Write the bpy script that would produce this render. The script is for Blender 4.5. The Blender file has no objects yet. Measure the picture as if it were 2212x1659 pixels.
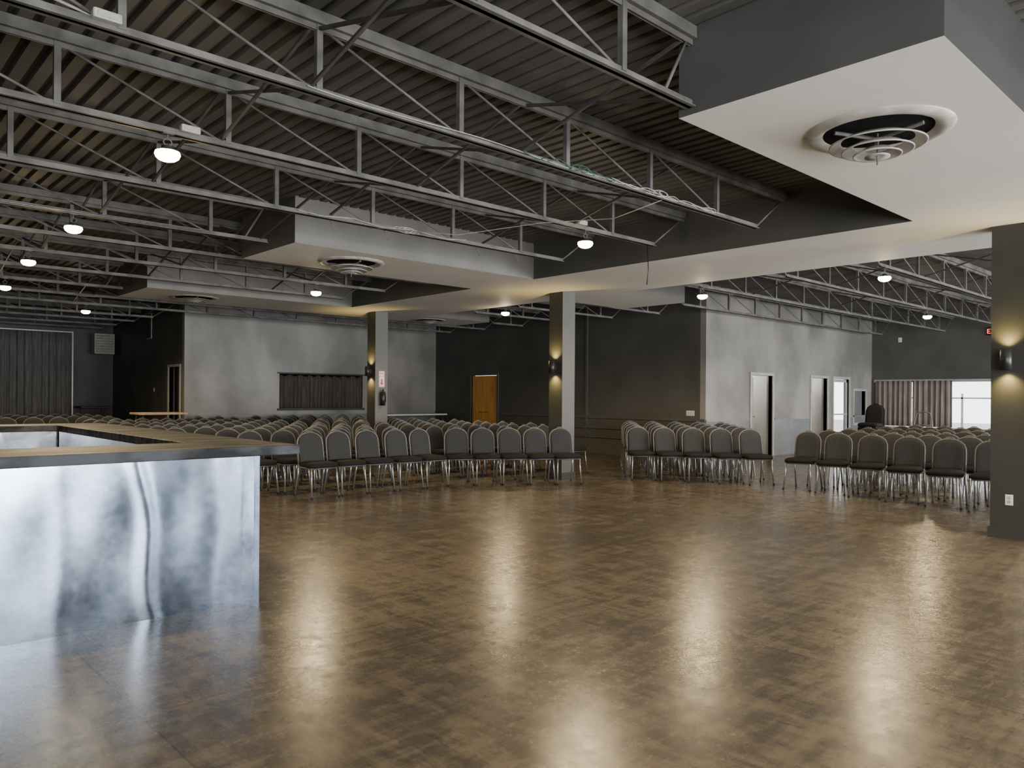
import bpy, math, random
from mathutils import Vector, Matrix
random.seed(7)
S=bpy.context.scene
C=S.collection
# ---------------------------------------------------------------- helpers
class MB:
    def __init__(s): s.v=[];s.f=[];s.m=[]
    def add(s,vs,fs,mi=0):
        o=len(s.v); s.v+= [tuple(p) for p in vs]
        for f in fs: s.f.append(tuple(i+o for i in f)); s.m.append(mi)
    def box(s,x0,y0,z0,x1,y1,z1,mi=0,mis=None):
        if x0>x1:x0,x1=x1,x0
        if y0>y1:y0,y1=y1,y0
        if z0>z1:z0,z1=z1,z0
        vs=[(x0,y0,z0),(x1,y0,z0),(x1,y1,z0),(x0,y1,z0),(x0,y0,z1),(x1,y0,z1),(x1,y1,z1),(x0,y1,z1)]
        fs=[(0,3,2,1),(4,5,6,7),(0,1,5,4),(1,2,6,5),(2,3,7,6),(3,0,4,7)]
        o=len(s.v); s.v+=vs
        for k,f in enumerate(fs):
            s.f.append(tuple(i+o for i in f)); s.m.append(mis[k] if mis else mi)
    def rbox(s,x0,y0,z0,x1,y1,z1,b,mi=0):
        def ring(ins,z):
            a0,a1,c0,c1=x0+ins,x1-ins,y0+ins,y1-ins
            c=b
            return [(a0+c,c0,z),(a1-c,c0,z),(a1,c0+c,z),(a1,c1-c,z),(a1-c,c1,z),(a0+c,c1,z),(a0,c1-c,z),(a0,c0+c,z)]
        rs=[ring(b,z0),ring(b*.3,z0+b*.3),ring(0,z0+b),ring(0,z1-b),ring(b*.3,z1-b*.3),ring(b,z1)]
        vs=[p for r in rs for p in r]; fs=[]
        for k in range(5):
            for i in range(8):
                j=(i+1)%8; fs.append((k*8+i,k*8+j,(k+1)*8+j,(k+1)*8+i))
        fs.append(tuple(range(7,-1,-1))); fs.append(tuple(40+i for i in range(8)))
        s.add(vs,fs,mi)
    def tube(s,pts,r,n=8,mi=0,closed=False):
        P=[Vector(p) for p in pts]; m=len(P); vs=[];fs=[]
        up=None
        for i in range(m):
            if closed: t=(P[(i+1)%m]-P[i-1])
            else: t=P[min(i+1,m-1)]-P[max(i-1,0)]
            if t.length<1e-9: t=Vector((0,0,1))
            t.normalize()
            if up is None:
                up=Vector((0,0,1)) if abs(t.z)<.9 else Vector((1,0,0))
            a=up-t*up.dot(t)
            if a.length<1e-4: a=Vector((1,0,0))-t*t.x
            a.normalize(); up=a; b=t.cross(a)
            for k in range(n):
                q=2*math.pi*(k+.5)/n
                vs.append(P[i]+(a*math.cos(q)+b*math.sin(q))*r)
        for i in range(m if closed else m-1):
            j=(i+1)%m
            for k in range(n):
                l=(k+1)%n
                fs.append((i*n+k,i*n+l,j*n+l,j*n+k))
        if not closed:
            fs.append(tuple(range(n-1,-1,-1))); fs.append(tuple((m-1)*n+k for k in range(n)))
        s.add(vs,fs,mi)
    def lathe(s,prof,n=32,c=(0,0,0),mi=0):
        vs=[];fs=[]
        for (r,z) in prof:
            for k in range(n):
                q=2*math.pi*k/n
                vs.append((c[0]+r*math.cos(q),c[1]+r*math.sin(q),c[2]+z))
        for i in range(len(prof)-1):
            for k in range(n):
                l=(k+1)%n
                fs.append((i*n+k,i*n+l,(i+1)*n+l,(i+1)*n+k))
        s.add(vs,fs,mi)
    def mesh(s,name,mats,smooth=False):
        me=bpy.data.meshes.new(name); me.from_pydata(s.v,[],s.f)
        for m in mats: me.materials.append(m)
        for p,mi in zip(me.polygons,s.m):
            p.material_index=mi; p.use_smooth=smooth
        me.update(); return me
    def obj(s,name,mats,parent=None,smooth=False,loc=(0,0,0)):
        return mk(name,s.mesh(name,mats,smooth),parent,loc)
def mk(name,data,parent=None,loc=(0,0,0),rot=0):
    o=bpy.data.objects.new(name,data); C.objects.link(o)
    o.location=loc; o.rotation_euler=(0,0,rot)
    if parent: o.parent=parent
    return o
def tag(o,label=None,cat=None,group=None,kind=None):
    if label:o["label"]=label
    if cat:o["category"]=cat
    if group:o["group"]=group
    if kind:o["kind"]=kind
    return o
def struct(o): o["kind"]="structure"; return o

def base(name):
    m=bpy.data.materials.new(name); m.use_nodes=True
    nt=m.node_tree; b=nt.nodes["Principled BSDF"]; return m,nt,b
def pm(name,c1,c2=None,scale=3,rough=.6,metal=0,bump=0,bscale=None,stretch=(1,1,1),detail=6,rvar=.08,lo=.35,hi=.65,spec=.5):
    m,nt,b=base(name)
    if c2 is None: c2=tuple(x*.8 for x in c1)
    tc=nt.nodes.new("ShaderNodeTexCoord"); mp=nt.nodes.new("ShaderNodeMapping"); mp.inputs["Scale"].default_value=stretch
    n=nt.nodes.new("ShaderNodeTexNoise"); n.inputs["Scale"].default_value=scale; n.inputs["Detail"].default_value=detail
    r=nt.nodes.new("ShaderNodeValToRGB"); r.color_ramp.elements[0].position=lo; r.color_ramp.elements[1].position=hi
    r.color_ramp.elements[0].color=(*c1,1); r.color_ramp.elements[1].color=(*c2,1)
    L=nt.links.new
    L(tc.outputs["Object"],mp.inputs[0]); L(mp.outputs[0],n.inputs["Vector"]); L(n.outputs["Fac"],r.inputs[0]); L(r.outputs[0],b.inputs["Base Color"])
    mr=nt.nodes.new("ShaderNodeMapRange"); mr.inputs[3].default_value=max(0,rough-rvar); mr.inputs[4].default_value=min(1,rough+rvar)
    L(n.outputs["Fac"],mr.inputs[0]); L(mr.outputs[0],b.inputs["Roughness"])
    b.inputs["Metallic"].default_value=metal
    b.inputs["Specular IOR Level"].default_value=spec
    if bump:
        n2=nt.nodes.new("ShaderNodeTexNoise"); n2.inputs["Scale"].default_value=bscale or scale*4
        L(mp.outputs[0],n2.inputs["Vector"])
        bp=nt.nodes.new("ShaderNodeBump"); bp.inputs["Strength"].default_value=bump; bp.inputs["Distance"].default_value=.01
        L(n2.outputs["Fac"],bp.inputs["Height"]); L(bp.outputs[0],b.inputs["Normal"])
    return m
def em(name,col,st):
    m,nt,b=base(name); b.inputs["Base Color"].default_value=(*col,1)
    b.inputs["Emission Color"].default_value=(*col,1); b.inputs["Emission Strength"].default_value=st
    return m

M_wall=pm("charcoal_wall_paint",(.090,.087,.078),(.068,.066,.059),1.3,.5,bump=.05,bscale=40,spec=.4)
M_wall_lit=pm("window_lit_wall_grey",(.27,.256,.232),(.155,.148,.134),.8,.42,bump=.05,bscale=40,stretch=(1,1,.7),detail=10,rvar=.12,lo=.38,hi=.62)  # lighter copy of the wall paint: daylight put into the colour, plus mottling
M_podlit=pm("window_lit_bulkhead_grey",(.17,.162,.143),(.135,.128,.113),1.5,.5)  # same dark bulkhead paint, lightened as if lit from the windows
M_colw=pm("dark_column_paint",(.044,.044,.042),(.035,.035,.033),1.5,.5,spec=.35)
M_litface_trim=pm("lit_face_and_trim_grey",(.090,.089,.085),(.074,.073,.070),1.5,.5)  # dark paint with the light on a face mixed in; also plain trim colour
M_wallblue=pm("slate_wainscot_paint",(.17,.18,.185),(.13,.138,.145),2,.4)
M_soff=pm("off_white_soffit_paint",(.74,.705,.635),(.70,.665,.60),1.5,.6,bump=.05,bscale=60)
M_deck=pm("dark_corrugated_steel",(.118,.112,.100),(.080,.076,.068),2,.6,stretch=(1,.3,1),spec=.3)
M_joist=pm("painted_joist_steel",(.150,.143,.130),(.080,.076,.069),5,.6,stretch=(1,1,1),spec=.25)
M_joistd=pm("dark_joist_steel",(.085,.081,.073),(.055,.052,.047),5,.6,spec=.2)
M_frame=pm("silver_vein_frame",(.135,.135,.133),(.095,.095,.093),60,.48,metal=.3,spec=.4)
M_leg=pm("silver_vein_leg_tube",(.42,.42,.41),(.30,.30,.295),60,.3,metal=.8)
M_fab=pm("woven_charcoal_fabric",(.048,.049,.050),(.026,.0265,.027),150,.9,bump=.3,bscale=300,detail=2,spec=.15)
M_seat=pm("dark_upholstery",(.016,.0155,.0155),(.011,.0105,.0105),60,.8,bump=.1,spec=.12)
M_white=pm("white_enamel",(.75,.74,.70),(.66,.65,.61),6,.4)
M_grill=pm("off_white_diffuser_metal",(.50,.47,.42),(.34,.32,.285),8,.4)
M_black=pm("black_metal",(.018,.018,.018),(.012,.012,.012),10,.4)
M_void=pm("dark_void_shade",(.010,.010,.010),(.006,.006,.006),10,.9,spec=.1)
M_trim=pm("light_grey_trim_paint",(.40,.39,.36),(.33,.32,.295),5,.45)
M_door=pm("grey_door_paint",(.40,.39,.36),(.33,.32,.30),3,.5)
M_oak=pm("golden_oak_veneer",(.68,.34,.07),(.52,.24,.045),3,.4,stretch=(6,6,.5))
M_brass=pm("brass",(.6,.42,.15),(.5,.35,.12),20,.3,metal=1)
M_cnt=pm("weathered_grey_counter_plank",(.056,.060,.066),(.012,.013,.0145),5,.58,bump=.7,bscale=18,stretch=(.5,2.2,1),detail=13,spec=.2,lo=.42,hi=.6)
M_cur=pm("brown_grey_curtain_cloth",(.10,.085,.070),(.062,.053,.045),8,.9,stretch=(3,3,.3),spec=.1)
M_drape=pm("charcoal_drape_cloth",(.13,.127,.12),(.085,.083,.078),8,.9,stretch=(3,3,.3),spec=.1)
M_red=pm("sign_red",(.6,.02,.015),(.5,.02,.015),10,.5)
M_rede=em("exit_letter_red",(1,.05,.03),4)
M_glow=em("warm_lamp_lens",(1,.74,.30),45)
M_glow2=em("sconce_lens",(1,.78,.35),12)
M_cable=pm("white_cable",(.45,.43,.38),(.30,.29,.26),20,.5)
M_green=pm("green_cable",(.025,.075,.05),(.018,.05,.035),20,.6)
M_pipe=pm("galvanised_conduit",(.15,.147,.135),(.095,.093,.085),20,.5,metal=.2)
M_wood=pm("plywood_table_top",(.50,.36,.22),(.35,.24,.14),6,.5,stretch=(4,1,1))
M_rubber=pm("black_rubber",(.014,.014,.014),(.010,.010,.010),20,.8,spec=.2)
M_ext=pm("pale_concrete_outdoors",(.35,.34,.32),(.28,.27,.26),2,.8)
M_extd=pm("weathered_outdoor_timber",(.30,.28,.26),(.22,.20,.19),4,.8)
def curtb():
    m=pm("taupe_curtain_cloth",(.34,.285,.25),(.24,.20,.175),5,.9,stretch=(3,3,.4),spec=.1)
    nt=m.node_tree; b=nt.nodes["Principled BSDF"]; out=nt.nodes["Material Output"]
    t=nt.nodes.new("ShaderNodeBsdfTranslucent"); t.inputs[0].default_value=(.19,.165,.145,1)
    x=nt.nodes.new("ShaderNodeMixShader"); x.inputs[0].default_value=.18
    nt.links.new(b.outputs[0],x.inputs[1]); nt.links.new(t.outputs[0],x.inputs[2]); nt.links.new(x.outputs[0],out.inputs[0]); return m
M_curb=curtb()

def steel(name,ca,cb,r0,r1):
    m,nt,b=base(name); L=nt.links.new
    tc=nt.nodes.new("ShaderNodeTexCoord")
    n2=nt.nodes.new("ShaderNodeTexNoise"); n2.inputs["Scale"].default_value=2.6; n2.inputs["Detail"].default_value=14; n2.inputs["Roughness"].default_value=.74
    L(tc.outputs["Object"],n2.inputs["Vector"])
    mr=nt.nodes.new("ShaderNodeMapRange"); mr.inputs[1].default_value=.3; mr.inputs[2].default_value=.7; mr.inputs[3].default_value=r0; mr.inputs[4].default_value=r1
    L(n2.outputs["Fac"],mr.inputs[0]); L(mr.outputs[0],b.inputs["Roughness"])
    r=nt.nodes.new("ShaderNodeValToRGB"); r.color_ramp.elements[0].position=.40; r.color_ramp.elements[1].position=.64
    r.color_ramp.elements[0].color=(*ca,1); r.color_ramp.elements[1].color=(*cb,1)
    L(n2.outputs["Fac"],r.inputs[0]); L(r.outputs[0],b.inputs["Base Color"])
    b.inputs["Metallic"].default_value=1
    return m
M_steel=steel("brushed_steel_sheet",(.20,.25,.34),(.34,.40,.50),.14,.22)
M_steel2=steel("basin_stainless_steel",(.40,.43,.47),(.62,.65,.69),.16,.30)

def floormat():
    m,nt,b=base("worn_stained_concrete"); L=nt.links.new
    tc=nt.nodes.new("ShaderNodeTexCoord")
    def noise(sc,st,det=10,ro=.65,rot=0):
        mp=nt.nodes.new("ShaderNodeMapping"); mp.inputs["Scale"].default_value=st; mp.inputs["Rotation"].default_value=(0,0,rot)
        n=nt.nodes.new("ShaderNodeTexNoise"); n.inputs["Scale"].default_value=sc; n.inputs["Detail"].default_value=det; n.inputs["Roughness"].default_value=ro
        L(tc.outputs["Object"],mp.inputs[0]); L(mp.outputs[0],n.inputs["Vector"]); return n.outputs["Fac"]
    def ramp(f,els):
        r=nt.nodes.new("ShaderNodeValToRGB"); cr=r.color_ramp
        while len(cr.elements)<len(els): cr.elements.new(.5)
        for e,(p,c) in zip(cr.elements,els): e.position=p; e.color=(*c,1)
        L(f,r.inputs[0]); return r.outputs[0]
    def mix(f,a,c):
        x=nt.nodes.new("ShaderNodeMix"); x.data_type="RGBA"
        L(f,x.inputs[0]); L(a,x.inputs[6]); L(c,x.inputs[7]); return x.outputs[2]
    def math_(op,a,bb):
        x=nt.nodes.new("ShaderNodeMath"); x.operation=op
        for i,q in enumerate((a,bb)):
            if isinstance(q,(int,float)): x.inputs[i].default_value=q
            else: L(q,x.inputs[i])
        return x.outputs[0]
    def rng(f,a,bb,c=0,d=1):
        x=nt.nodes.new("ShaderNodeMapRange"); x.inputs[1].default_value=a; x.inputs[2].default_value=bb; x.inputs[3].default_value=c; x.inputs[4].default_value=d
        L(f,x.inputs[0]); return x.outputs[0]
    def rgb(c):
        x=nt.nodes.new("ShaderNodeRGB"); x.outputs[0].default_value=(*c,1); return x.outputs[0]
    big=noise(.3,(1,1,1),4,.6)
    tan=ramp(noise(6,(1,1,1),12,.8),[(.32,(.185,.148,.098)),(.5,(.135,.111,.077)),(.68,(.088,.075,.056))])
    dark=ramp(noise(14,(1,1,1),10,.8),[(.3,(.038,.034,.030)),(.7,(.076,.065,.052))])
    w1=noise(8,(1,.18,1),15,.74); w2=noise(8.7,(.18,1,1),15,.74)
    mid=noise(3.6,(1,1,1),12,.72)
    sm=math_("ADD",math_("ADD",w1,w2),math_("ADD",math_("MULTIPLY",big,.7),math_("MULTIPLY",mid,.55)))
    col=mix(rng(sm,1.50,1.70,0,.9),tan,dark)
    col=mix(rng(noise(14,(.25,1,1),14,.78),.56,.61,0,.5),col,rgb((.175,.142,.096)))
    col=mix(rng(noise(15,(1,.22,1),14,.78),.55,.60,0,.5),col,rgb((.036,.032,.028)))
    col=mix(rng(noise(45,(1,.6,1),6,.8),.54,.62,0,.45),col,rgb((.038,.034,.030)))
    sp=nt.nodes.new("ShaderNodeSeparateXYZ"); L(tc.outputs["Object"],sp.inputs[0])
    def line(o,per,off,w):
        f=math_("FRACT",math_("DIVIDE",math_("ADD",o,off),per),0)
        return math_("LESS_THAN",math_("ABSOLUTE",math_("SUBTRACT",f,.5),0),w/per)
    j=math_("MAXIMUM",line(sp.outputs[0],3.1,.4,.005),line(sp.outputs[1],3.1,.9,.005))
    col=mix(math_("MULTIPLY",j,.6),col,rgb((.025,.022,.02)))
    L(col,b.inputs["Base Color"])
    L(rng(noise(6,(1,1,1),13,.85),.38,.62,.18,.32),b.inputs["Roughness"])
    b.inputs["Specular IOR Level"].default_value=.34
    bp=nt.nodes.new("ShaderNodeBump"); bp.inputs["Strength"].default_value=.20; bp.inputs["Distance"].default_value=.003
    L(noise(24,(1,1,1),8,.7),bp.inputs["Height"]); L(bp.outputs[0],b.inputs["Normal"])
    return m
M_floor=floormat()

# ---------------------------------------------------------------- dimensions
ZS=3.38; ZD=3.95; UL=-5.0; VB=-5.0; US0,US1=8.57,10.75; UW=15.2; VW=20.0; UE=24.6; VDW=9.74; VF=26.2; ULW=7.12
ZT=4.08; T=.15
mb=MB(); mb.box(UL-T,VB-T,-.1,UE+T,VF+T,0); struct(mb.obj("floor",[M_floor]))
mb=MB(); p=.145; prof=[(0,0),(.085,0),(.095,.045),(.135,.045)]
us=[]; u=UL-.1
while u<UE+.2:
    for a,z in prof: us.append((u+a,ZD+z))
    u+=p
vs=[];fs=[]
for (a,z) in us: vs+= [(a,VB-.1,z),(a,VF+.1,z)]
for i in range(len(us)-1): fs.append((2*i,2*i+1,2*i+3,2*i+2))
mb.add(vs,fs); struct(mb.obj("ceiling",[M_deck]))

def wall(name,axis,c0,c1,a0,a1,ops=(),mats=(None,),z1=ZT):
    mb=MB()
    A=sorted(set([a0,a1]+[o[0] for o in ops]+[o[1] for o in ops])); Z=sorted(set([0,z1]+[o[2] for o in ops]+[o[3] for o in ops]))
    for i in range(len(A)-1):
        for j in range(len(Z)-1):
            am=(A[i]+A[i+1])/2; zm=(Z[j]+Z[j+1])/2
            if any(o[0]<am<o[1] and o[2]<zm<o[3] for o in ops): continue
            if axis=='u': mb.box(A[i],c0,Z[j],A[i+1],c1,Z[j+1])
            else: mb.box(c0,A[i],Z[j],c1,A[i+1],Z[j+1])
    return struct(mb.obj(name,list(mats)))
bays=[(-3.8,-.8),(.7,3.5),(6.2,6.85),(8.4,11.4),(12.4,15.2),(16.2,19.2),(20.2,23.6)]
wall("wall_front",'u',VB-T,VB,UL-T,UE+T,[(a,b,.12,2.95) for a,b in bays],[M_wall])
wall("wall_left",'v',UL-T,UL,VB,VF,[],[M_wall])
wall("wall_rear_left",'u',VF,VF+T,UL-T,ULW+T,[],[M_wall])
wall("wall_hall",'v',ULW,ULW+T,VW+T,VF,[(20.3,21.1,0,2.2)],[M_wall])
wall("wall_rear",'u',VW,VW+T,ULW,UW+T,[(9.72,12.42,1.1,2.08)],[M_wall_lit])
wall("wall_dark",'v',UW,UW+T,VDW+T,VW,[(16.95,18.15,0,2.12)],[M_wall])
doors=[(17.22,18.28),(20.45,21.45),(21.85,22.9)]
wall("wall_doors",'u',VDW,VDW+T,UW,UE+T,[(a,b,0,2.06) for a,b in doors]+[(23.25,24.1,.75,1.72)],[M_wall_lit])
wall("wall_end",'v',UE,UE+T,VB,VDW,[(3.2,9.6,.62,2.02)],[M_wall])
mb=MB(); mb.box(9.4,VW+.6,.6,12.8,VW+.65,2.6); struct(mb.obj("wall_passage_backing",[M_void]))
mb=MB(); mb.box(ULW+1.0,20.16,0,ULW+1.05,21.6,2.6); mb.box(ULW+.15,20.16,2.55,ULW+1.05,21.6,2.6); mb.box(ULW+.15,21.55,0,ULW+1.05,21.6,2.6); struct(mb.obj("wall_hall_backing",[M_void]))

pods=[(4.3,1.35,US0,2.98),(4.42,8.70,US0,10.25),(4.42,14.25,US0,16.0)]
rpods=[(US1,8.70,12.8,10.25),(US1,14.6,12.8,16.0)]
def sof(x0,y0,x1,y1,name,front,left=0):
    mb=MB(); mb.box(x0,y0,ZS,x1,y1,ZD+.02,mis=[1,0,2,0,0,3 if left else 0]); struct(mb.obj(name,[M_wall,M_soff,front,M_litface_trim]))
sof(US0,VB,US1,16.0,"ceiling_soffit_main",M_wall)
for i,(a,b,c,d) in enumerate(pods): sof(a,b,c,d,"ceiling_soffit_%d"%(i+1),M_podlit if i else M_colw,i==0)  # pod faces differ only by painted light and shade; first pod darker in front
for i,(a,b,c,d) in enumerate(rpods): sof(a,b,c,d,"ceiling_soffit_%d"%(i+4),M_wall)

k=0
def trim(x0,y0,z0,x1,y1,z1,m,name=None):
    global k; k+=1
    mb=MB(); mb.box(x0,y0,z0,x1,y1,z1); return struct(mb.obj(name or "trim_%d"%k,[m]))
for z in (.93,.66,.42):
    trim(UW-.035,VDW,z,UW,16.85,z+.06,M_litface_trim)
    trim(UW-.035,18.25,z,UW,VW,z+.06,M_litface_trim)
trim(ULW,VW-.025,.93,UW,VW,.98,M_wall_lit)
trim(ULW,VW-.015,.1,UW,VW,.93,M_wallblue)
for a,b in ((UW,17.12),(18.38,20.35),(22.98,UE)):
    trim(a,VDW-.015,.0,b,VDW,.93,M_wallblue); trim(a,VDW-.03,.93,b,VDW,.98,M_wall_lit)
trim(UW-.02,VDW,.0,UW,16.85,.12,M_wall,"baseboard_dark")
trim(ULW-.02,VW+.1,0,ULW,20.2,.12,M_wall,"baseboard_hall")
trim(UW-.03,13.35,0,UW,13.42,3.9,M_litface_trim)
# ---------------------------------------------------------------- front storefront frames
for i,(a,b) in enumerate(bays):
    mb=MB(); w=.06
    y0,y1=VB-.11,VB-.04
    mb.box(a,y0,.12,a+w,y1,2.95); mb.box(b-w,y0,.12,b,y1,2.95); mb.box(a,y0,.12,b,y1,.18); mb.box(a,y0,2.89,b,y1,2.95)
    c=(a+b)/2; 
    if b-a>1: mb.box(c-w/2,y0,.12,c+w/2,y1,2.95)
    struct(mb.obj("window_%d"%(i+1),[M_black]))
    l=bpy.data.lights.new("daylight","AREA"); l.shape="RECTANGLE"; l.size=b-a-.1; l.size_y=2.7; l.energy=225*(b-a); l.color=(.95,.97,1)
    o=mk("daylight",l,None,((a+b)/2,VB-.2,1.55)); o.rotation_euler=(math.radians(90),0,0)
# ---------------------------------------------------------------- doors
def casing_u(a,b,z1,v,w=.07,m=M_trim,name="trim_door_casing",z0=0):
    mb=MB(); 
    mb.box(a-w,v-.03,z0-(w if z0 else 0),a,v+.10,z1+w); mb.box(b,v-.03,z0-(w if z0 else 0),b+w,v+.10,z1+w); mb.box(a,v-.03,z1,b,v+.10,z1+w)
    if z0: mb.box(a,v-.05,z0-w,b,v+.10,z0)
    return struct(mb.obj(name,[m]))
def casing_v(a,b,z1,u,w=.09,m=M_trim,z0=0):
    mb=MB(); mb.box(u-.03,a-w,z0,u+.1,a,z1+w); mb.box(u-.03,b,z0,u+.1,b+w,z1+w); mb.box(u-.03,a,z1,u+.1,b,z1+w)
    return struct(mb.obj("trim_door_casing",[m]))
M_hallw=pm("pale_side_room_paint",(.66,.64,.60),(.58,.56,.52),2,.6)
def room(x0,x1,d,m,nm):
    mb=MB(); y0=VDW+T; y1=y0+d
    mb.box(x0-.05,y1,0,x1+.05,y1+.05,2.6); mb.box(x0-.05,y0,0,x0,y1,2.6); mb.box(x1,y0,0,x1+.05,y1,2.6); mb.box(x0-.05,y0,2.55,x1+.05,y1,2.6)
    mb.box(x0,y0,-.02,x1,y1,.0)
    struct(mb.obj(nm,[m]))
    l=bpy.data.lights.new("room_light","POINT"); l.energy=30; l.shadow_soft_size=.1; mk("room_light",l,None,((x0+x1)/2,y0+.8,2.3))
for i,(a,b) in enumerate(doors):
    casing_u(a,b,2.06,VDW)
room(17.0,18.6,1.4,M_hallw,"wall_side_room"); 
room(20.2,21.7,1.4,M_hallw,"wall_side_room_far")
def door_leaf(name,w,mat=M_door,loc=(0,0,0),rot=0,handle=M_brass):
    mb=MB()
    wx0,wx1,wz0,wz1=w*.28,w*.72,1.05,1.80
    mb.box(0,-.02,.01,wx0,.02,2.03); mb.box(wx1,-.02,.01,w,.02,2.03); mb.box(wx0,-.02,.01,wx1,.02,wz0); mb.box(wx0,-.02,wz1,wx1,.02,2.03)
    d=struct(mb.obj(name,[mat],None,False,loc)); d.rotation_euler=(0,0,rot)
    m2=MB(); m2.box(wx0,-.008,wz0,wx1,.008,wz1); m2.obj("glass_pane",[M_black],d)
    h=MB(); h.tube([(w-.07,-.02,1.0),(w-.07,-.06,1.0)],.012); h.lathe([(.001,0),(.022,.005),(.028,.02),(.02,.035),(.001,.04)],16,(0,0,0))
    n=5*16
    for i in range(len(h.v)-n,len(h.v)):
        x,y,z=h.v[i]; h.v[i]=(w-.07+x,-.05-z,1.0+y)
    h.obj("door_knob",[handle],d,True)
    return d
door_leaf("door_1",1.0,loc=(17.25,VDW+.12,0),rot=math.radians(22))
door_leaf("door_2",.95,loc=(20.48,VDW+.12,0),rot=math.radians(40))
mb=MB(); a,b=doors[2]
mb.box(a,VDW+.04,.01,a+.06,VDW+.09,2.05); mb.box(b-.06,VDW+.04,.01,b,VDW+.09,2.05); mb.box(a,VDW+.04,.01,b,VDW+.09,.2); mb.box(a,VDW+.04,1.97,b,VDW+.09,2.05); mb.box(a,VDW+.03,1.0,b,VDW+.06,1.04)
struct(mb.obj("door_3",[M_trim]))
casing_u(23.25,24.1,1.72,VDW,.07,name="trim_window_casing",z0=.75)
mb=MB(); mb.box(23.25,VDW+.1,.75,24.1,VDW+.12,1.72); struct(mb.obj("window_8",[M_wallblue]))
casing_v(16.95,18.15,2.12,UW,.07,M_litface_trim)
for j,(a,b) in enumerate(((16.96,17.545),(17.555,18.14))):
    mb=MB(); mb.box(UW+.03,a,.01,UW+.07,b,2.11); d=struct(mb.obj("door_%d"%(4+j),[M_oak]))
    h=MB(); yy=17.47 if j==0 else 17.63
    h.tube([(UW+.03,yy,1.0),(UW-.03,yy,1.0),(UW-.04,yy+(.1 if j else -.1),1.0)],.014); h.obj("door_handle",[M_brass],d,True)
casing_v(20.3,21.1,2.2,ULW,.07)
mb=MB(); mb.box(ULW+.06,20.32,.01,ULW+.1,20.75,2.18); struct(mb.obj("door_6",[M_black]))
mb=MB(); mb.box(9.66,VW-.03,1.04,12.48,VW+.05,1.1); mb.box(9.66,VW-.02,2.08,12.48,VW+.03,2.12); struct(mb.obj("trim_pass_through",[M_colw]))
def curtain(name,p0,p1,z0,z1,mat,amp=.035,waves=14,n=None,label="",cat="curtain",sag=0):
    p0=Vector(p0);p1=Vector(p1); d=p1-p0; L=d.length; t=d/L; nrm=Vector((-t.y,t.x))
    n=n or waves*10; rows=6; vs=[];fs=[]
    ph=random.random()*6
    for r in range(rows+1):
        z=z1+(z0-z1)*r/rows
        for i in range(n+1):
            s=i/n; a=amp*(.6+.4*r/rows)*(math.sin(2*math.pi*waves*s+ph+.3*math.sin(9*s+r*.2))+.35*math.sin(2*math.pi*waves*2.3*s))
            q=p0+t*(s*L)+nrm*a
            zz=z-(sag*math.sin(math.pi*s*3)**2 if r==0 else 0)
            vs.append((q.x,q.y,zz))
    for r in range(rows):
        for i in range(n):
            a=r*(n+1)+i; fs.append((a,a+1,a+n+2,a+n+1))
    mb=MB(); mb.add(vs,fs); o=mb.obj(name,[mat],None,True)
    so=o.modifiers.new("thick","SOLIDIFY"); so.thickness=.006
    tag(o,label,cat); return o
for a,b in ((9.74,10.7),(10.66,11.5),(11.46,12.40)):
    curtain("curtain",(a,VW+.05),(b,VW+.05),1.08,2.06,M_cur,.035,7,label="dark brown-grey cloth curtain closing the serving opening",sag=.05)
mb=MB()
for a in (3.2,4.7,6.22,7.70,9.54): mb.box(UE-.02,a,.62,UE+.1,a+.07,2.02)
mb.box(UE-.05,3.1,.56,UE+.1,9.66,.64); mb.box(UE-.03,3.1,2.0,UE+.1,9.66,2.08)
struct(mb.obj("window_9",[M_trim]))
curtain("curtain",(UE-.08,9.57),(UE-.08,8.53),.66,2.04,M_curb,.03,7,label="taupe window curtain hanging on end wall window")
curtain("curtain",(UE-.08,8.50),(UE-.08,7.42),.66,2.04,M_curb,.03,7,label="taupe window curtain gathered beside bright bare window")
mb=MB(); mb.box(UE+.4,-6,-.15,UE+30,25,-.05); o=mb.obj("ground_outside",[M_ext]); struct(o)
mb=MB()
for i in range(9): mb.box(UE+7,-2+i*1.6,-.1,UE+7.06,-1.94+i*1.6,1.7)
mb.box(UE+7,-2,1.5,UE+7.05,11,1.56)
o=mb.obj("outdoor_fence",[M_extd]); tag(o,"pale post and rail fence outside the window","fence")

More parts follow.
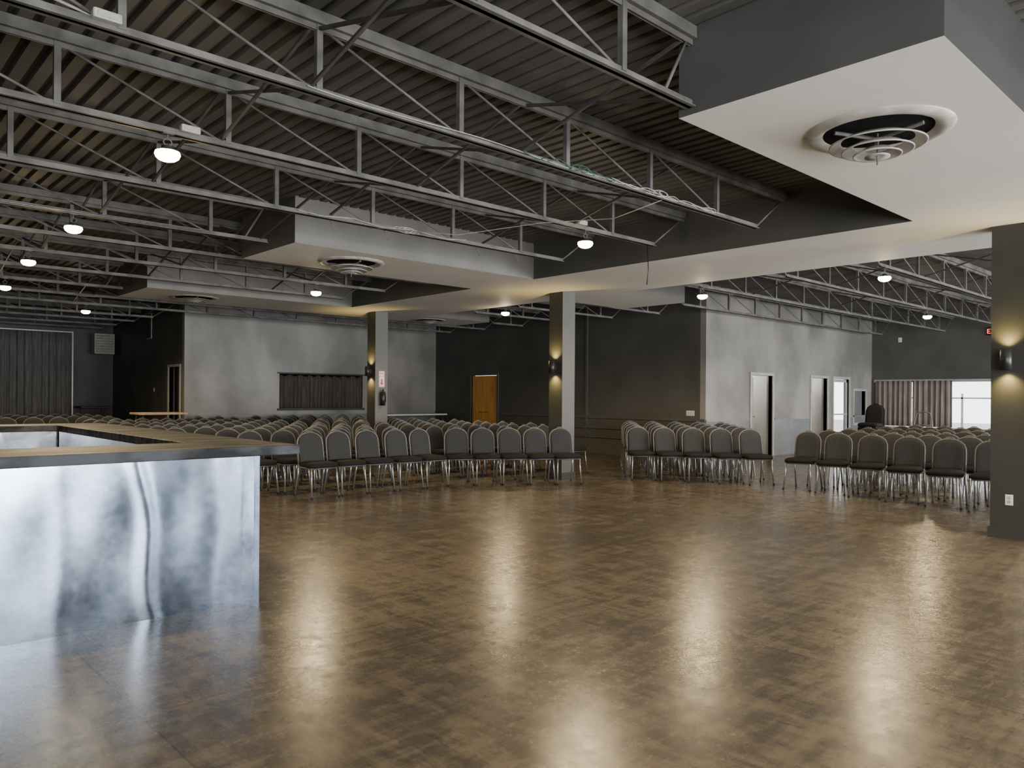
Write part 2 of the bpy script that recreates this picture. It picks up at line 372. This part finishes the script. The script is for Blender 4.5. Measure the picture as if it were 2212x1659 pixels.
# ---------------------------------------------------------------- columns
def column(u,v,label,s=.33):
    mb=MB(); mb.box(0,0,0,s,s,ZS,mis=[0,0,1,0,0,0]); o=mb.obj("support_column",[M_colw,M_litface_trim],None,False,(u,v,0))  # window-facing side takes the lit copy of the column paint
    tag(o,label,"column")
    b=MB(); b.box(-.02,-.02,0,s+.02,0,.12); b.box(-.02,s,0,s+.02,s+.02,.12); b.box(-.02,0,0,0,s,.12); b.box(s,0,0,s+.02,s,.12)
    b.obj("baseboard",[M_colw],o); return o
cols=[(9.45,2.15),(9.93,9.33),(9.36,14.55)]
column(*cols[0],"dark grey square column with sconce and wall outlet")
column(*cols[1],"dark grey square column standing among banquet chairs")
column(*cols[2],"dark grey square column carrying a red fire sign")
def sconce(u,v,z,label):
    root=MB(); R=.055; h=.11
    root.lathe([(R-.004,-h+.02),(R-.004,-h),(R,-h),(R,h),(R-.004,h),(R-.004,h-.02)],24)
    o=root.obj("wall_sconce",[M_black],None,True,(u-.10,v,z)); tag(o,label,"wall light","column sconces")
    m=MB(); m.box(.04,-.04,-.055,.10,.04,.055); m.obj("mounting_bracket",[M_black],o)
    for sgn,nm in ((1,"lens"),(-1,"lens")):
        m=MB(); m.lathe([(.0005,sgn*(h-.02)),(R-.004,sgn*(h-.02))],24); m.obj(nm,[M_glow2],o)
        l=bpy.data.lights.new("sconce_light","SPOT"); l.energy=50; l.color=(1,.74,.25); l.spot_size=math.radians(120); l.spot_blend=1; l.shadow_soft_size=.02
        q=mk("sconce_light",l,o,(.03,0,sgn*(h+.003))); q.rotation_euler=(0 if sgn<0 else math.pi,0,0)
for (u,v),z in zip(cols,(1.92,2.02,2.03)):
    sconce(u,v+.165,z,"black cylinder up-down sconce glowing on grey column")
def outlet(name,loc,rotz,w=.075,h=.115,m=M_white,label="white wall outlet plate",cat="outlet",gang=1):
    mb=MB(); mb.rbox(-w/2,-.008,-h/2,w/2,0,h/2,.003); o=mb.obj(name,[m],None,False,loc); o.rotation_euler=(0,0,rotz); tag(o,label,cat)
    for g in range(gang):
        x=(g-(gang-1)/2)*.05
        s=MB(); s.box(x-.016,-.011,.008,x+.016,-.008,.036); s.box(x-.016,-.011,-.036,x+.016,-.008,-.008); s.obj("socket",[M_grill],o)
outlet("wall_outlet",(9.45,2.30,.42),-math.pi/2,label="white duplex outlet low on grey column")
outlet("wall_outlet",(UW,10.15,1.12),-math.pi/2,.22,.12,gang=4,label="four-gang white outlet plate on dark wall")
outlet("light_switch",(ULW,22.3,1.6),-math.pi/2,label="white switch plate on dark hall wall",cat="light switch")
outlet("thermostat",(UE,8.9,3.3),-math.pi/2,.1,.14,label="small white box high on end wall",cat="thermostat")
def text(s,size,mat,parent,loc,rot,name="lettering",ext=.002):
    cu=bpy.data.curves.new("t","FONT"); cu.body=s; cu.size=size; cu.extrude=ext; cu.align_x="CENTER"; cu.align_y="CENTER"
    tmp=bpy.data.objects.new("t",cu); C.objects.link(tmp); bpy.context.view_layer.update()
    me=bpy.data.meshes.new_from_object(tmp.evaluated_get(bpy.context.evaluated_depsgraph_get()))
    bpy.data.objects.remove(tmp); me.materials.clear(); me.materials.append(mat)
    o=mk(name,me,parent,loc); o.rotation_euler=rot; return o
cu_,cv_=cols[2]
mb=MB(); mb.box(-.075,-.006,-.18,.075,0,.18); o=mb.obj("fire_sign",[M_white],None,False,(cu_+.17,cv_,1.86)); tag(o,"white and red fire extinguisher arrow sign","sign")
mb=MB(); mb.box(-.066,-.009,-.17,-.058,-.006,.17);mb.box(.058,-.009,-.17,.066,-.006,.17);mb.box(-.066,-.009,.162,.066,-.006,.17);mb.box(-.066,-.009,-.17,.066,-.006,-.162)
mb.obj("sign_border",[M_red],o)
mb=MB(); mb.add([(-.02,-.010,.0),(.02,-.010,.0),(.02,-.010,-.09),(.045,-.010,-.09),(0,-.010,-.15),(-.045,-.010,-.09),(-.02,-.010,-.09)],[(0,1,2,3,4,5,6)]); mb.obj("sign_arrow",[M_red],o)
text("FIRE",.055,M_red,o,(0,-.008,.12),(math.pi/2,0,0)); text("EXTINGUISHER",.018,M_red,o,(0,-.008,.06),(math.pi/2,0,0))
mb=MB(); mb.tube([(0,0,-.16),(0,0,.14)],.055,16); mb.tube([(0,0,.14),(0,0,.19)],.02,10); mb.tube([(.0,0,.19),(-.02,-.06,.21)],.012,6); mb.tube([(.02,0,.17),(.06,-.02,.1),(.06,-.02,-.08)],.01,6)
o=mb.obj("fire_extinguisher",[M_black],None,True,(cu_+.17,cv_-.055,1.42)); tag(o,"black fire extinguisher hung on grey column","fire extinguisher")
mb=MB(); mb.box(-.18,-.05,-.11,.18,0,.11); o=mb.obj("exit_sign",[M_black],None,False,(UE,6.36,3.42)); o.rotation_euler=(0,0,-math.pi/2); tag(o,"lit red exit sign high on end wall","exit sign")
text("EXIT",.19,M_rede,o,(0,-.052,0),(math.pi/2,0,0))

# ---------------------------------------------------------------- joists
ZB=3.42; ZTOP=ZD-.08
def joist(u0,u1,v,near,full=False):
    label="open-web steel roof joist under the corrugated deck"
    pitch=1.17; bu1=u1 if full else u1-.65; bu0=u0+.65
    mt=MB(); 
    mt.box(u0,-.045,ZTOP,u1,-.008,ZTOP+.012); mt.box(u0,.008,ZTOP,u1,.045,ZTOP+.012)
    mt.box(u0,-.014,ZTOP-.035,u1,-.006,ZTOP+.0); mt.box(u0,.006,ZTOP-.035,u1,.014,ZTOP+.0); mt.box(u0,-.045,ZTOP+.012,u1,.045,ZTOP+.078)
    mbo=MB(); mbo.box(bu0,-.04,ZB,bu1,-.006,ZB+.008); mbo.box(bu0,.006,ZB,bu1,.04,ZB+.008); mbo.box(bu0,-.014,ZB,bu1,-.006,ZB+.05); mbo.box(bu0,.006,ZB,bu1,.014,ZB+.05)
    posts=[];rods=[]
    off=(2.4-u0)%pitch
    x=u0+off
    if x-u0<.5: x+=pitch
    xs=[]
    while x<u1-.5: xs.append(x); x+=pitch
    for i,x in enumerate(xs):
        m=MB(); m.box(x-.021,-.02,ZB+.03,x+.021,.02,ZTOP); posts.append(m)
        if i+1<len(xs):
            m=MB(); m.tube([(x+.02,0,ZTOP-.01),(xs[i+1]-.03,0,ZB+.03)],.010,6); rods.append(m)
    m=MB(); m.tube([(bu1-.3 if full else bu1-.02,0,ZB+.02),(u1-.05,0,ZTOP-.01)],.012,6); rods.append(m)
    m=MB(); m.tube([(bu0+.02,0,ZB+.02),(u0+.05,0,ZTOP-.01)],.012,6); rods.append(m)
    if near:
        r=mk("roof_joist",None,None,(0,v,0)); 
        mt.obj("top_chord",[M_joist],r); mbo.obj("bottom_chord",[M_joist],r)
        for m in posts: m.obj("post",[M_joist],r)
        for m in rods: m.obj("diagonal_rod",[M_joist],r,True)
    else:
        A=MB()
        for m in [mt,mbo]+posts+rods: A.add(m.v,m.f)
        r=A.obj("roof_joist",[M_joist],None,False,(0,v,0))
    tag(r,label,"roof joist","open-web roof joists"); return r
V1,V2,V3,V4=2.88,4.42,5.85,7.45
JV=[-3.1,-1.6,-.1,1.5,V1,V2,V3,V4,9.2,10.6,12.0,13.5,15.2,16.8,18.4]
for v in JV:
    if v==1.5: continue
    inpod=any(b-.05<v<d+.05 for a,b,c,d in pods)
    if v>16: joist(UL,UW,v,False)
    else: joist(UL,(4.3 if inpod else US0)-.01,v,2<v<8,inpod)
for v in (20.4,21.9,23.5,25.0): joist(UL,ULW,v,False)
for v in JV:
    if v>16: continue
    inp=any(b-.05<v<d+.05 for a,b,c,d in rpods)
    joist((12.8 if inp else US1)+.01,UE if v<VDW-.1 else UW,v,False)
def brace_mesh(dv):
    m=MB(); m.tube([(0,.0,ZTOP-.02),(0,dv,ZB+.05)],.015,4); m.tube([(.05,0,ZB+.05),(.05,dv,ZTOP-.02)],.015,4); return m.mesh("cross_brace",[M_joistd])
bm={}
def brace(u,a,dv):
    if dv not in bm: bm[dv]=brace_mesh(dv)
    tag(mk("cross_brace",bm[dv],None,(u,a,0)),"crossed steel bridging between two roof joists","brace","joist bridging braces")
for i in range(len(JV)-1):
    a,b=JV[i],JV[i+1]
    if a<2: continue
    for u in (.5,2.35,4.2,6.4):
        if u>4.4 and any(bb-.3<a<d+.1 or bb-.1<b<d+.3 for _,bb,_,d in pods): continue
        brace(u,a,round(b-a,2))
for a,b in zip(JV[4:7],JV[5:8]):
    for u in (13.2,16.5,20): brace(u,a,round(b-a,2))
def conduit(pts,label,r=.012,m=M_pipe,name="conduit",cat="conduit"):
    mb=MB(); mb.tube(pts,r,8); o=mb.obj(name,[m],None,True); tag(o,label,cat); return o
conduit([(-2,V3+.05,ZB+.02),(7.6,V3+.05,ZB+.02)],"thin metal conduit clipped along a roof joist")
conduit([(-2,V2+.05,ZB+.02),(7.4,V2+.05,ZB+.02)],"thin metal conduit clipped along a roof joist")
conduit([(-1,9.15,ZB+.02),(3.5,9.15,ZB+.02)],"thin metal conduit clipped along a roof joist")
conduit([(1.1,V2,ZB+.06),(.75,4.65,ZB+.22),(.4,4.9,ZB+.36),(.0,5.2,ZB+.46)],"white flexible cable looping up to the deck",.008,M_cable,"cable","cable")
conduit([(.45,V3-.03,ZB+.02),(.55,5.1,ZB+.25),(.75,V2,ZB+.45)],"dark pipe rising between joists",.018,M_joistd,"pipe","pipe")
def jbox(x,y,z,label="white electrical junction box on a roof joist",m=M_cable):
    mb=MB(); mb.rbox(-.07,-.03,-.025,.07,.03,.025,.006); o=mb.obj("junction_box",[m],None,False,(x,y,z)); tag(o,label,"junction box")
    l=MB(); l.box(-.05,-.034,-.015,.05,-.03,.015); l.obj("cover_plate",[M_trim],o)
jbox(1.15,V2-.035,ZB+.06); jbox(2.1,V3-.035,ZB+.06); jbox(6.5,V3-.035,ZB+.07)
def bundle(v,u0,u1,m,label,n=1,amp=.03,r=.004,zoff=.0):
    for q in range(n):
        pts=[];N=40; ph=random.random()*9
        for i in range(N+1):
            s=i/N; u=u0+(u1-u0)*s
            pts.append((u+.02*math.sin(31*s+ph),v+amp*math.sin(13*s+ph)-.03,ZB+.03+zoff+amp*.8*math.cos(17*s+ph*2)))
        conduit(pts,label,r,m,"cable","cable")
bundle(V2,5.3,7.0,M_cable,"white cable tangle lying along a roof joist",3,.025)
bundle(V2,4.2,5.4,M_green,"green cable coiled along a roof joist",2,.03)
bundle(V2,2.3,7.2,M_cable,"thin white cable running along a roof joist",1,.01,.004)
bundle(V4,3.8,6.1,M_cable,"white cable tangle lying along a roof joist",2,.02)
def loops(u,v,z,m,label):
    pts=[]
    for i in range(45):
        a=i*.42; pts.append((u+.11*math.cos(a)+.004*i,v+.02*math.sin(a*.7),z+.03*math.sin(a)))
    conduit(pts,label,.004,m,"cable","cable")
loops(4.8,V2-.03,ZB+.04,M_green,"green cable coil hanging from a roof joist")
loops(5.95,V2-.03,ZB+.04,M_cable,"white cable coil hanging from a roof joist")
loops(5.1,V4-.03,ZB+.03,M_cable,"white cable coil hanging from a roof joist")
conduit([(4.8,V4,ZB),(5.4,6.7,ZB-.1),(5.9,V3,ZB-.02),(6.2,5.1,ZB-.05),(6.1,V2,ZB)],"thin white cable sagging between roof joists",.004,M_cable,"cable","cable")
conduit([(7.8,V3+.02,ZB+.02),(7.83,V3+.02,ZB-.3),(7.8,V3+.02,ZB-.5)],"loose black wire hanging from a joist",.006,M_black,"cable","cable")
for uu in (4.2,4.9,5.6,6.3,7.0):
    conduit([(uu,V4+.025,ZB+.02),(uu+.06,V4,ZB-.12)],"short wire stub poking below a roof joist",.005,M_pipe,"wire_stub","wire")

# ---------------------------------------------------------------- high-bay lamps
LZ=3.29
lamps=[(1.95,V3),(2.1,9.2),(2.2,12.0),(2.45,15.2),(6.6,V3),(6.5,12.0),(4.45,18.4),(10.98,12.0),(11.5,V4),(11.6,V2),(17.7,V3),(15.5,V1),(12.5,-.1),(6.7,-.1),(2.2,-.1),(20,-.1)]
mA=MB(); mA.lathe([(.001,.04),(.03,.04),(.038,.025),(.070,.010),(.084,.0),(.084,-.004),(.080,-.005)],28)
mL=MB(); mL.lathe([(.084,-.002),(.090,-.022),(.080,-.046),(.06,-.062),(.033,-.071),(.001,-.074)],28)
mH=MB(); mH.tube([(.03*math.sin(a),0,.070+.025*-math.cos(a)) for a in [i*math.pi/6 for i in range(12)]],.005,6,closed=True); mH.tube([(0,0,.09),(0,0,.13)],.005,6); mH.box(-.04,-.03,.125,.04,.03,.145)
hA=mA.mesh("housing",[M_joistd],True); hL=mL.mesh("lens",[M_glow],True); hH=mH.mesh("hook",[M_pipe],False)
for (u,v) in lamps:
    r=mk("high_bay_lamp",None,None,(u,v,LZ)); tag(r,"round high-bay lamp glowing warmly under a roof joist","ceiling lamp","round ceiling lamps")
    mk("housing",hA,r); mk("lens",hL,r); mk("hook",hH,r)
    l=bpy.data.lights.new("lamp_light","SPOT"); l.energy=235; l.color=(1,.76,.43); l.shadow_soft_size=.10; l.spot_size=math.radians(168); l.spot_blend=.5
    mk("lamp_light",l,r,(0,0,-.20))
    l=bpy.data.lights.new("lamp_spill","POINT"); l.energy=6; l.color=(1,.86,.62); l.shadow_soft_size=.08
    mk("lamp_spill",l,r,(0,0,-.17))
# ---------------------------------------------------------------- diffusers
def diffuser(u,v,s,label,zs=1.0):
    r=mk("ceiling_diffuser",None,None,(u,v,ZS)); tag(r,label,"air vent","round ceiling diffusers")
    def sq(m): m.v=[(x,y,z*zs) for x,y,z in m.v]; return m
    m=MB(); m.lathe([(.37*s,-.003),(.40*s,-.025),(.44*s,-.034),(.475*s,-.026),(.50*s,-.010),(.505*s,0)],56); sq(m).obj("outer_flange",[M_grill],r,True)
    m=MB(); m.lathe([(.001,-.004),(.40*s,-.004)],40); m.obj("throat_shade_disc",[M_void],r)  # flat dark disc painting the shade of a duct opening
    for (r0,z0,r1,z1) in ((.25,-.06,.33,-.095),(.165,-.095,.245,-.135),(.09,-.125,.165,-.165)):
        m=MB(); m.lathe([(r0*s,z0),((r0+r1)/2*s,(z0*.42+z1*.58)),(r1*s,z1),(r1*s,z1-.009),(r1*s-.009,z1-.008),((r0+r1)/2*s-.006,(z0*.4+z1*.6)-.006),(r0*s-.004,z0-.005)],56); sq(m).obj("cone_ring",[M_grill],r,True)
    m=MB(); m.lathe([(.001,-.165),(.04*s,-.167),(.085*s,-.178),(.087*s,-.186),(.04*s,-.178),(.001,-.176)],40); sq(m).obj("centre_cone",[M_grill],r,True)
    m=MB()
    m.tube([(0,0,-.24),(0,0,-.02)],.006,6)
    for a in (0.4,.4+math.pi/3*2,.4+math.pi/3*4):
        m.tube([(.0,0,-.06),(.33*s*math.cos(a),.33*s*math.sin(a),-.03)],.014,6)
    sq(m).obj("bracket",[M_pipe],r)
diffuser(5.50,2.15,.96,"large round stepped diffuser on cream soffit",1.0)
diffuser(5.65,9.42,.92,"round stepped diffuser under cream soffit",.9)
diffuser(5.55,15.1,.92,"round stepped diffuser under distant soffit",.5)
diffuser(11.4,15.3,.85,"small round diffuser under rear soffit",.45)

# ---------------------------------------------------------------- bar
bar=mk("bar_counter",None,None,(0,0,0)); tag(bar,"U-shaped bar clad in brushed steel with weathered grey top","bar counter")
PV=5.31; PU=2.43; BL=-3.2
mb=MB(); mb.box(BL,PV+.07,0,PU-.04,5.9,1.05); mb.box(2.17,5.9,0,PU-.04,10.3,1.05); mb.box(BL,10.0,0,2.17,10.3,1.05); mb.obj("bar_body",[M_cnt],bar)
def sheet(x0,x1,z0,z1,v,amp,name,facing=1,parent=bar,seed=0,mat=M_steel):
    nx,nz=int((x1-x0)*60),44; vs=[];fs=[]
    for j in range(nz+1):
        z=z0+(z1-z0)*j/nz
        for i in range(nx+1):
            x=x0+(x1-x0)*i/nx
            q=z/1.05
            c1=1.60+.06*math.sin(4.4*q-.9)+.14*max(0,1-q*2.0)**2
            c2=1.12+.03*math.sin(3*q)
            c3=2.10+.03*math.sin(2*q+1)
            d=amp*(.0058*math.exp(-((x-c1)/.055)**2)+.0012*math.exp(-((x-c2)/.05)**2)+.003*math.exp(-((x-c3)/.09)**2)
                   +.003*math.sin(3.4*x+.6+.8*q)+.0022*math.sin(7.2*x+4.1*q)+.0010*math.sin(13*x-7*q+1)+.010*math.sin(2.6*q+.3)*(.6+.4*math.sin(2.3*x)))
            e=min(1,(x1-x)/.10)
            vs.append((x,v-facing*(d*e),z))
    for j in range(nz):
        for i in range(nx):
            a=j*(nx+1)+i; q=(a,a+1,a+nx+2,a+nx+1); fs.append(q if facing>0 else q[::-1])
    m=MB(); m.add(vs,fs); return m.obj(name,[mat],parent,True)
sheet(BL,PU-.035,.0,1.055,PV,1.0,"front_panel")
mb=MB(); mb.box(PU-.035,PV-.006,0,PU,PV+.04,1.052); mb.obj("corner_trim",[M_steel],bar)
mb=MB(); mb.box(PU-.02,PV+.04,.0,PU,10.3,1.052); mb.obj("side_panel",[M_steel],bar)
sheet(BL,2.13,.0,1.055,9.96,.9,"inner_panel",1,bar,2,M_steel2)
mb=MB(); mb.box(2.13,5.95,0,2.15,9.9,1.052); mb.obj("inner_side_panel",[M_steel2],bar)
mb=MB()
def slab(poly,z0,z1):
    n=len(poly)
    vs=[(x,y,z0) for x,y in poly]+[(x,y,z1) for x,y in poly]
    fs=[tuple(range(n-1,-1,-1)),tuple(range(n,2*n))]+[(i,(i+1)%n,(i+1)%n+n,i+n) for i in range(n)]
    mb.add(vs,fs)
slab([(BL,5.21),(2.70,5.21),(2.70,10.5),(BL,10.5),(BL,9.95),(2.12,9.95),(2.12,5.95),(BL,5.95)],1.055,1.125)
o=mb.obj("countertop",[M_cnt],bar); bv=o.modifiers.new("b","BEVEL"); bv.width=.007; bv.segments=2
mb=MB(); mb.lathe([(.001,.012),(.03,.010),(.036,0),(.036,-.01)],20); o=mb.obj("cable_grommet",[M_frame],bar,True,(1.35,10.15,1.127))
# ---------------------------------------------------------------- chairs
R=.0125
def backpt(z): return .20+(z-.45)*.17
outline=[(.205,.47),(.205,.60),(.205,.72),(.200,.80),(.178,.855),(.135,.893),(.075,.918),(.0,.928)]
full=[(x,z) for x,z in outline]+[(-x,z) for x,z in outline[-2::-1]]
mFr=MB()
mFr.tube([(x,backpt(z),z) for x,z in full],R,8)
mFr.tube([(.205,.20,.47),(.205,.19,.43),(.195,-.20,.43),(-.195,-.20,.43),(-.205,.19,.43),(-.205,.20,.47)],R,8)
mFr.tube([(-.205,.19,.43),(.205,.19,.43)],.009,6)
mFr.tube([(.06,backpt(.92)+.004,.922),(.045,backpt(.95),.944),(0,backpt(.95),.95),(-.045,backpt(.95),.944),(-.06,backpt(.92)+.004,.922)],.009,6)
meFr=mFr.mesh("frame",[M_frame],True)
mBk=MB()
inn=[(x*.93,.50+(z-.47)*.935) for x,z in full]; inn=[(inn[0][0]*.95,.49)]+inn[1:-1]+[(inn[-1][0]*.95,.49)]
def padlayer(off,sc):
    cz=.70
    return [(x*sc,backpt(cz+(z-cz)*sc)+off,cz+(z-cz)*sc) for x,z in inn]
lays=[padlayer(.012,.93),padlayer(.018,1.0),padlayer(-.012,1.0),padlayer(-.026,.95),padlayer(-.034,.80)]
n=len(inn); vs=[p for l in lays for p in l]; fs=[]
for k_ in range(len(lays)-1):
    for i in range(n):
        j=(i+1)%n; fs.append((k_*n+i,k_*n+j,(k_+1)*n+j,(k_+1)*n+i))
fs.append(tuple(range(n))); fs.append(tuple((len(lays)-1)*n+i for i in range(n-1,-1,-1)))
mBk.add(vs,fs); meBk=mBk.mesh("backrest",[M_fab],False)
mSt=MB(); 
def sr(ins,z):
    pts=[]; w0,w1=.225-ins,.205-ins; y0,y1=-.235+ins,.195-ins; c=.06
    for (x,y) in ((-w0+c,y0),(w0-c,y0),(w0-.018,y0+.018),(w0,y0+c),(w1,y1-c*.6),(w1-c*.6,y1),(-w1+c*.6,y1),(-w1,y1-c*.6),(-w0,y0+c),(-w0+.018,y0+.018)): pts.append((x,y,z))
    return pts
L_=[sr(.02,.437),sr(.0,.445),sr(-.003,.47),sr(.006,.495),sr(.04,.512),sr(.10,.518)]
n=10; vs=[p for l in L_ for p in l]; fs=[]
for k_ in range(len(L_)-1):
    for i in range(n):
        j=(i+1)%n; fs.append((k_*n+i,k_*n+j,(k_+1)*n+j,(k_+1)*n+i))
fs.append(tuple(range(n-1,-1,-1))); fs.append(tuple((len(L_)-1)*n+i for i in range(n)))
mSt.add(vs,fs); meSt=mSt.mesh("seat",[M_seat],True)
legs=[]
def legm(pts):
    m=MB(); m.tube(pts,R,8); m.tube([pts[0],tuple(Vector(pts[0])+Vector((0,0,.025)))],R*1.25,8,1); return m
for sx in (1,-1):
    legs.append(legm([(sx*.215,-.25,.0),(sx*.20,-.205,.30),(sx*.195,-.20,.43)]))
    legs.append(legm([(sx*.215,.30,.0),(sx*.207,.225,.30),(sx*.205,.19,.43)]))
meLg=[m.mesh("leg",[M_leg,M_rubber],True) for m in legs]
allm=MB()
allm.add(mFr.v,mFr.f,0); allm.add(mBk.v,mBk.f,1); allm.add(mSt.v,mSt.f,2)
for m in legs: allm.add(m.v,m.f,3)
meAll=allm.mesh("banquet_chair",[M_frame,M_fab,M_seat,M_leg],False)
meDark=allm.mesh("banquet_chair_black",[M_rubber,M_rubber,M_rubber,M_black],False)
def chair(u,v,rot,detail,group,label,z=0,me=None):
    rot+=math.radians(random.uniform(-3,3)) if z==0 else 0
    if detail:
        r=mk("banquet_chair",None,None,(u,v,z),rot)
        mk("frame",meFr,r); mk("backrest",meBk,r); mk("seat",meSt,r)
        for m in meLg: mk("leg",m,r)
    else: r=mk("banquet_chair",me or meAll,None,(u,v,z),rot)
    tag(r,label,"chair",group); return r
CL="grey-framed banquet chair with woven charcoal back and dark seat"
CF="grey-framed banquet chair with charcoal back in the front row"
CM="grey-framed charcoal banquet chair facing the open floor"
CW="grey-framed charcoal banquet chair in the rows near side windows"
def near_col(u,v): return any(c[0]-.30<u<c[0]+.63 and c[1]-.40<v<c[1]+.66 for c in cols)
for r in range(11):
    v=10.10+.84*r
    left=[5.50+.51*q for q in range(5)]
    if r>=1: left=[4.97]+left
    if r>=3: left=[4.45]+left
    right=[8.5+.50*q for q in range(6)]
    for u in left+right:
        vv=v
        if r==0 and 8.2<u<9.3: continue
        uu=u+random.uniform(-.01,.01)
        if near_col(uu,vv): continue
        if uu<7.0 and vv>17.8: continue
        chair(uu,vv+random.uniform(-.03,.03),0,r<3,"main block of banquet chairs",CF if r==0 else CL)
# end of the front row curving forward past the column
for q in range(5):
    chair(8.10+.375*q,10.0-.265*q,math.radians(-27),True,"main block of banquet chairs","grey-framed charcoal banquet chair in front row beside the column")
for r in range(4):
    for q in range(7):
        u=2.2+q*.52; v=19.6+r*.95
        chair(u,v,0,False,"far block of banquet chairs",CL)
d=Vector((1.02,-1.85)).normalized(); f=Vector((-.62,-.785)).normalized(); bk=Vector((.66,.56))
rot=math.atan2(f.y,f.x)+math.pi/2
for r in range(5):
    for q in range(5):
        p=Vector((11.15,8.5))+d*(.50*q)+bk*(.95*r)
        if p.x>14.7: continue
        chair(p.x,p.y,rot,r<2,"middle block of banquet chairs",CM)
d=Vector((-.09,-.565)); 
for r in range(7):
    for q in range(9):
        p=Vector((12.0,5.85))+d*q+Vector((.82*r,0))
        chair(p.x,p.y,-math.pi/2+math.radians(8),r<2 and q<7,"window-side block of banquet chairs",CW)
for i in range(6):
    chair(17.9,7.1,-math.pi/2,False,"stacked banquet chairs","black banquet chair in a tall stack by the wall",z=.001+.085*i,me=meDark)
# ---------------------------------------------------------------- misc
def table(name,x0,y0,x1,y1,h,top,label):
    r=mk(name,None,None,((x0+x1)/2,(y0+y1)/2,0)); tag(r,label,"table")
    w,dp=(x1-x0)/2,(y1-y0)/2
    m=MB(); m.rbox(-w,-dp,h-.05,w,dp,h,.012); m.obj("table_top",[top],r)
    for sx in (-1,1):
        for sy in (-1,1):
            m=MB(); m.tube([(sx*(w-.08),sy*(dp-.08),0),(sx*(w-.12),sy*(dp-.1),h-.05)],.016,8); m.obj("leg",[M_frame],r,True)
table("work_table",5.55,18.4,6.65,19.1,1.05,M_wood,"tall table with plywood top beside the chairs")
table("folding_table",12.7,19.1,15.0,19.7,.92,M_white,"long white folding table against the rear wall")
table("small_black_table",5.9,24.9,6.7,25.5,1.1,M_black,"small black table near the drape")
curtain("stage_drape",(1.2,24.0),(5.42,24.0),.02,3.18,M_drape,.05,22,label="tall dark grey pipe-and-drape curtain on white poles")
conduit([(5.48,24,0),(5.48,24,3.22)],"white upright pole of the drape",.022,M_white,"drape_pole","pole")
conduit([(1.2,24,3.2),(5.48,24,3.2)],"white top rail carrying the drape",.018,M_white,"drape_rail","rail")
r=mk("unit_heater",None,None,(6.72,25.6,3.0)); tag(r,"beige louvred unit heater hung near the wall corner","heater")
m=MB(); m.box(-.28,0,-.30,.28,.40,.32); m.obj("housing",[M_trim],r)
for i in range(7):
    m=MB(); z=-.25+i*.08; m.add([(-.25,-.04,z),(.25,-.04,z),(.25,.0,z+.05),(-.25,.0,z+.05)],[(0,1,2,3)]); m.obj("louvre",[M_grill],r)
m=MB(); m.tube([(0,.2,.32),(0,.2,.96)],.012,6); m.obj("hanger_rod",[M_pipe],r)
mb=MB(); mb.box(0,-.17,-.36,.02,.17,.36); o=mb.obj("wall_vent",[M_grill],None,False,(ULW-.02,22.7,3.40)); tag(o,"tall white lattice air grille on dark wall","vent")
m=MB()
for i in range(6): m.box(-.006,-.15+i*.055,-.33,.0,-.13+i*.055,.33)
m.obj("grille_slot",[M_void],o)
r=mk("hand_truck",None,None,(19.1,6.45,0),-math.pi/2); tag(r,"black tubular hand truck parked by the stacked chairs","hand truck")
m=MB(); m.tube([(-.2,.05,.12),(-.2,.18,.9),(-.15,.22,1.15),(0,.23,1.2),(.15,.22,1.15),(.2,.18,.9),(.2,.05,.12)],.018,8)
for z in (.4,.65,.88): m.tube([(-.2,.05+.13*(z-.12)/.78,z),(.2,.05+.13*(z-.12)/.78,z)],.012,6)
m.obj("tube_frame",[M_frame],r,True)
m=MB(); m.box(-.22,-.2,.015,.22,.06,.03); m.obj("toe_plate",[M_black],r)
for sx in (-1,1):
    m=MB(); m.lathe([(.02,-.025),(.12,-.025),(.125,0),(.12,.025),(.02,.025)],20); m.v=[(sx*.26+z,.12+x,.125+y) for x,y,z in m.v]; m.obj("wheel",[M_rubber],r,True)

# ---------------------------------------------------------------- world + camera
w=bpy.data.worlds.new("World"); S.world=w; w.use_nodes=True; nt=w.node_tree
bg=nt.nodes["Background"]; bg.inputs[0].default_value=(.92,.96,1,1); bg.inputs[1].default_value=4.5
cam=bpy.data.cameras.new("Camera"); co=bpy.data.objects.new("Camera",cam); C.objects.link(co)
cam.sensor_width=36; cam.lens=36*1636/2212; cam.shift_y=25.5/2212; cam.clip_start=.05
co.matrix_world=Matrix.Translation((0,0,1.5))@Matrix.Rotation(math.radians(47-90),4,'Z')@Matrix.Rotation(math.radians(90),4,'X')@Matrix.Rotation(math.radians(.4),4,'Z')
S.camera=co
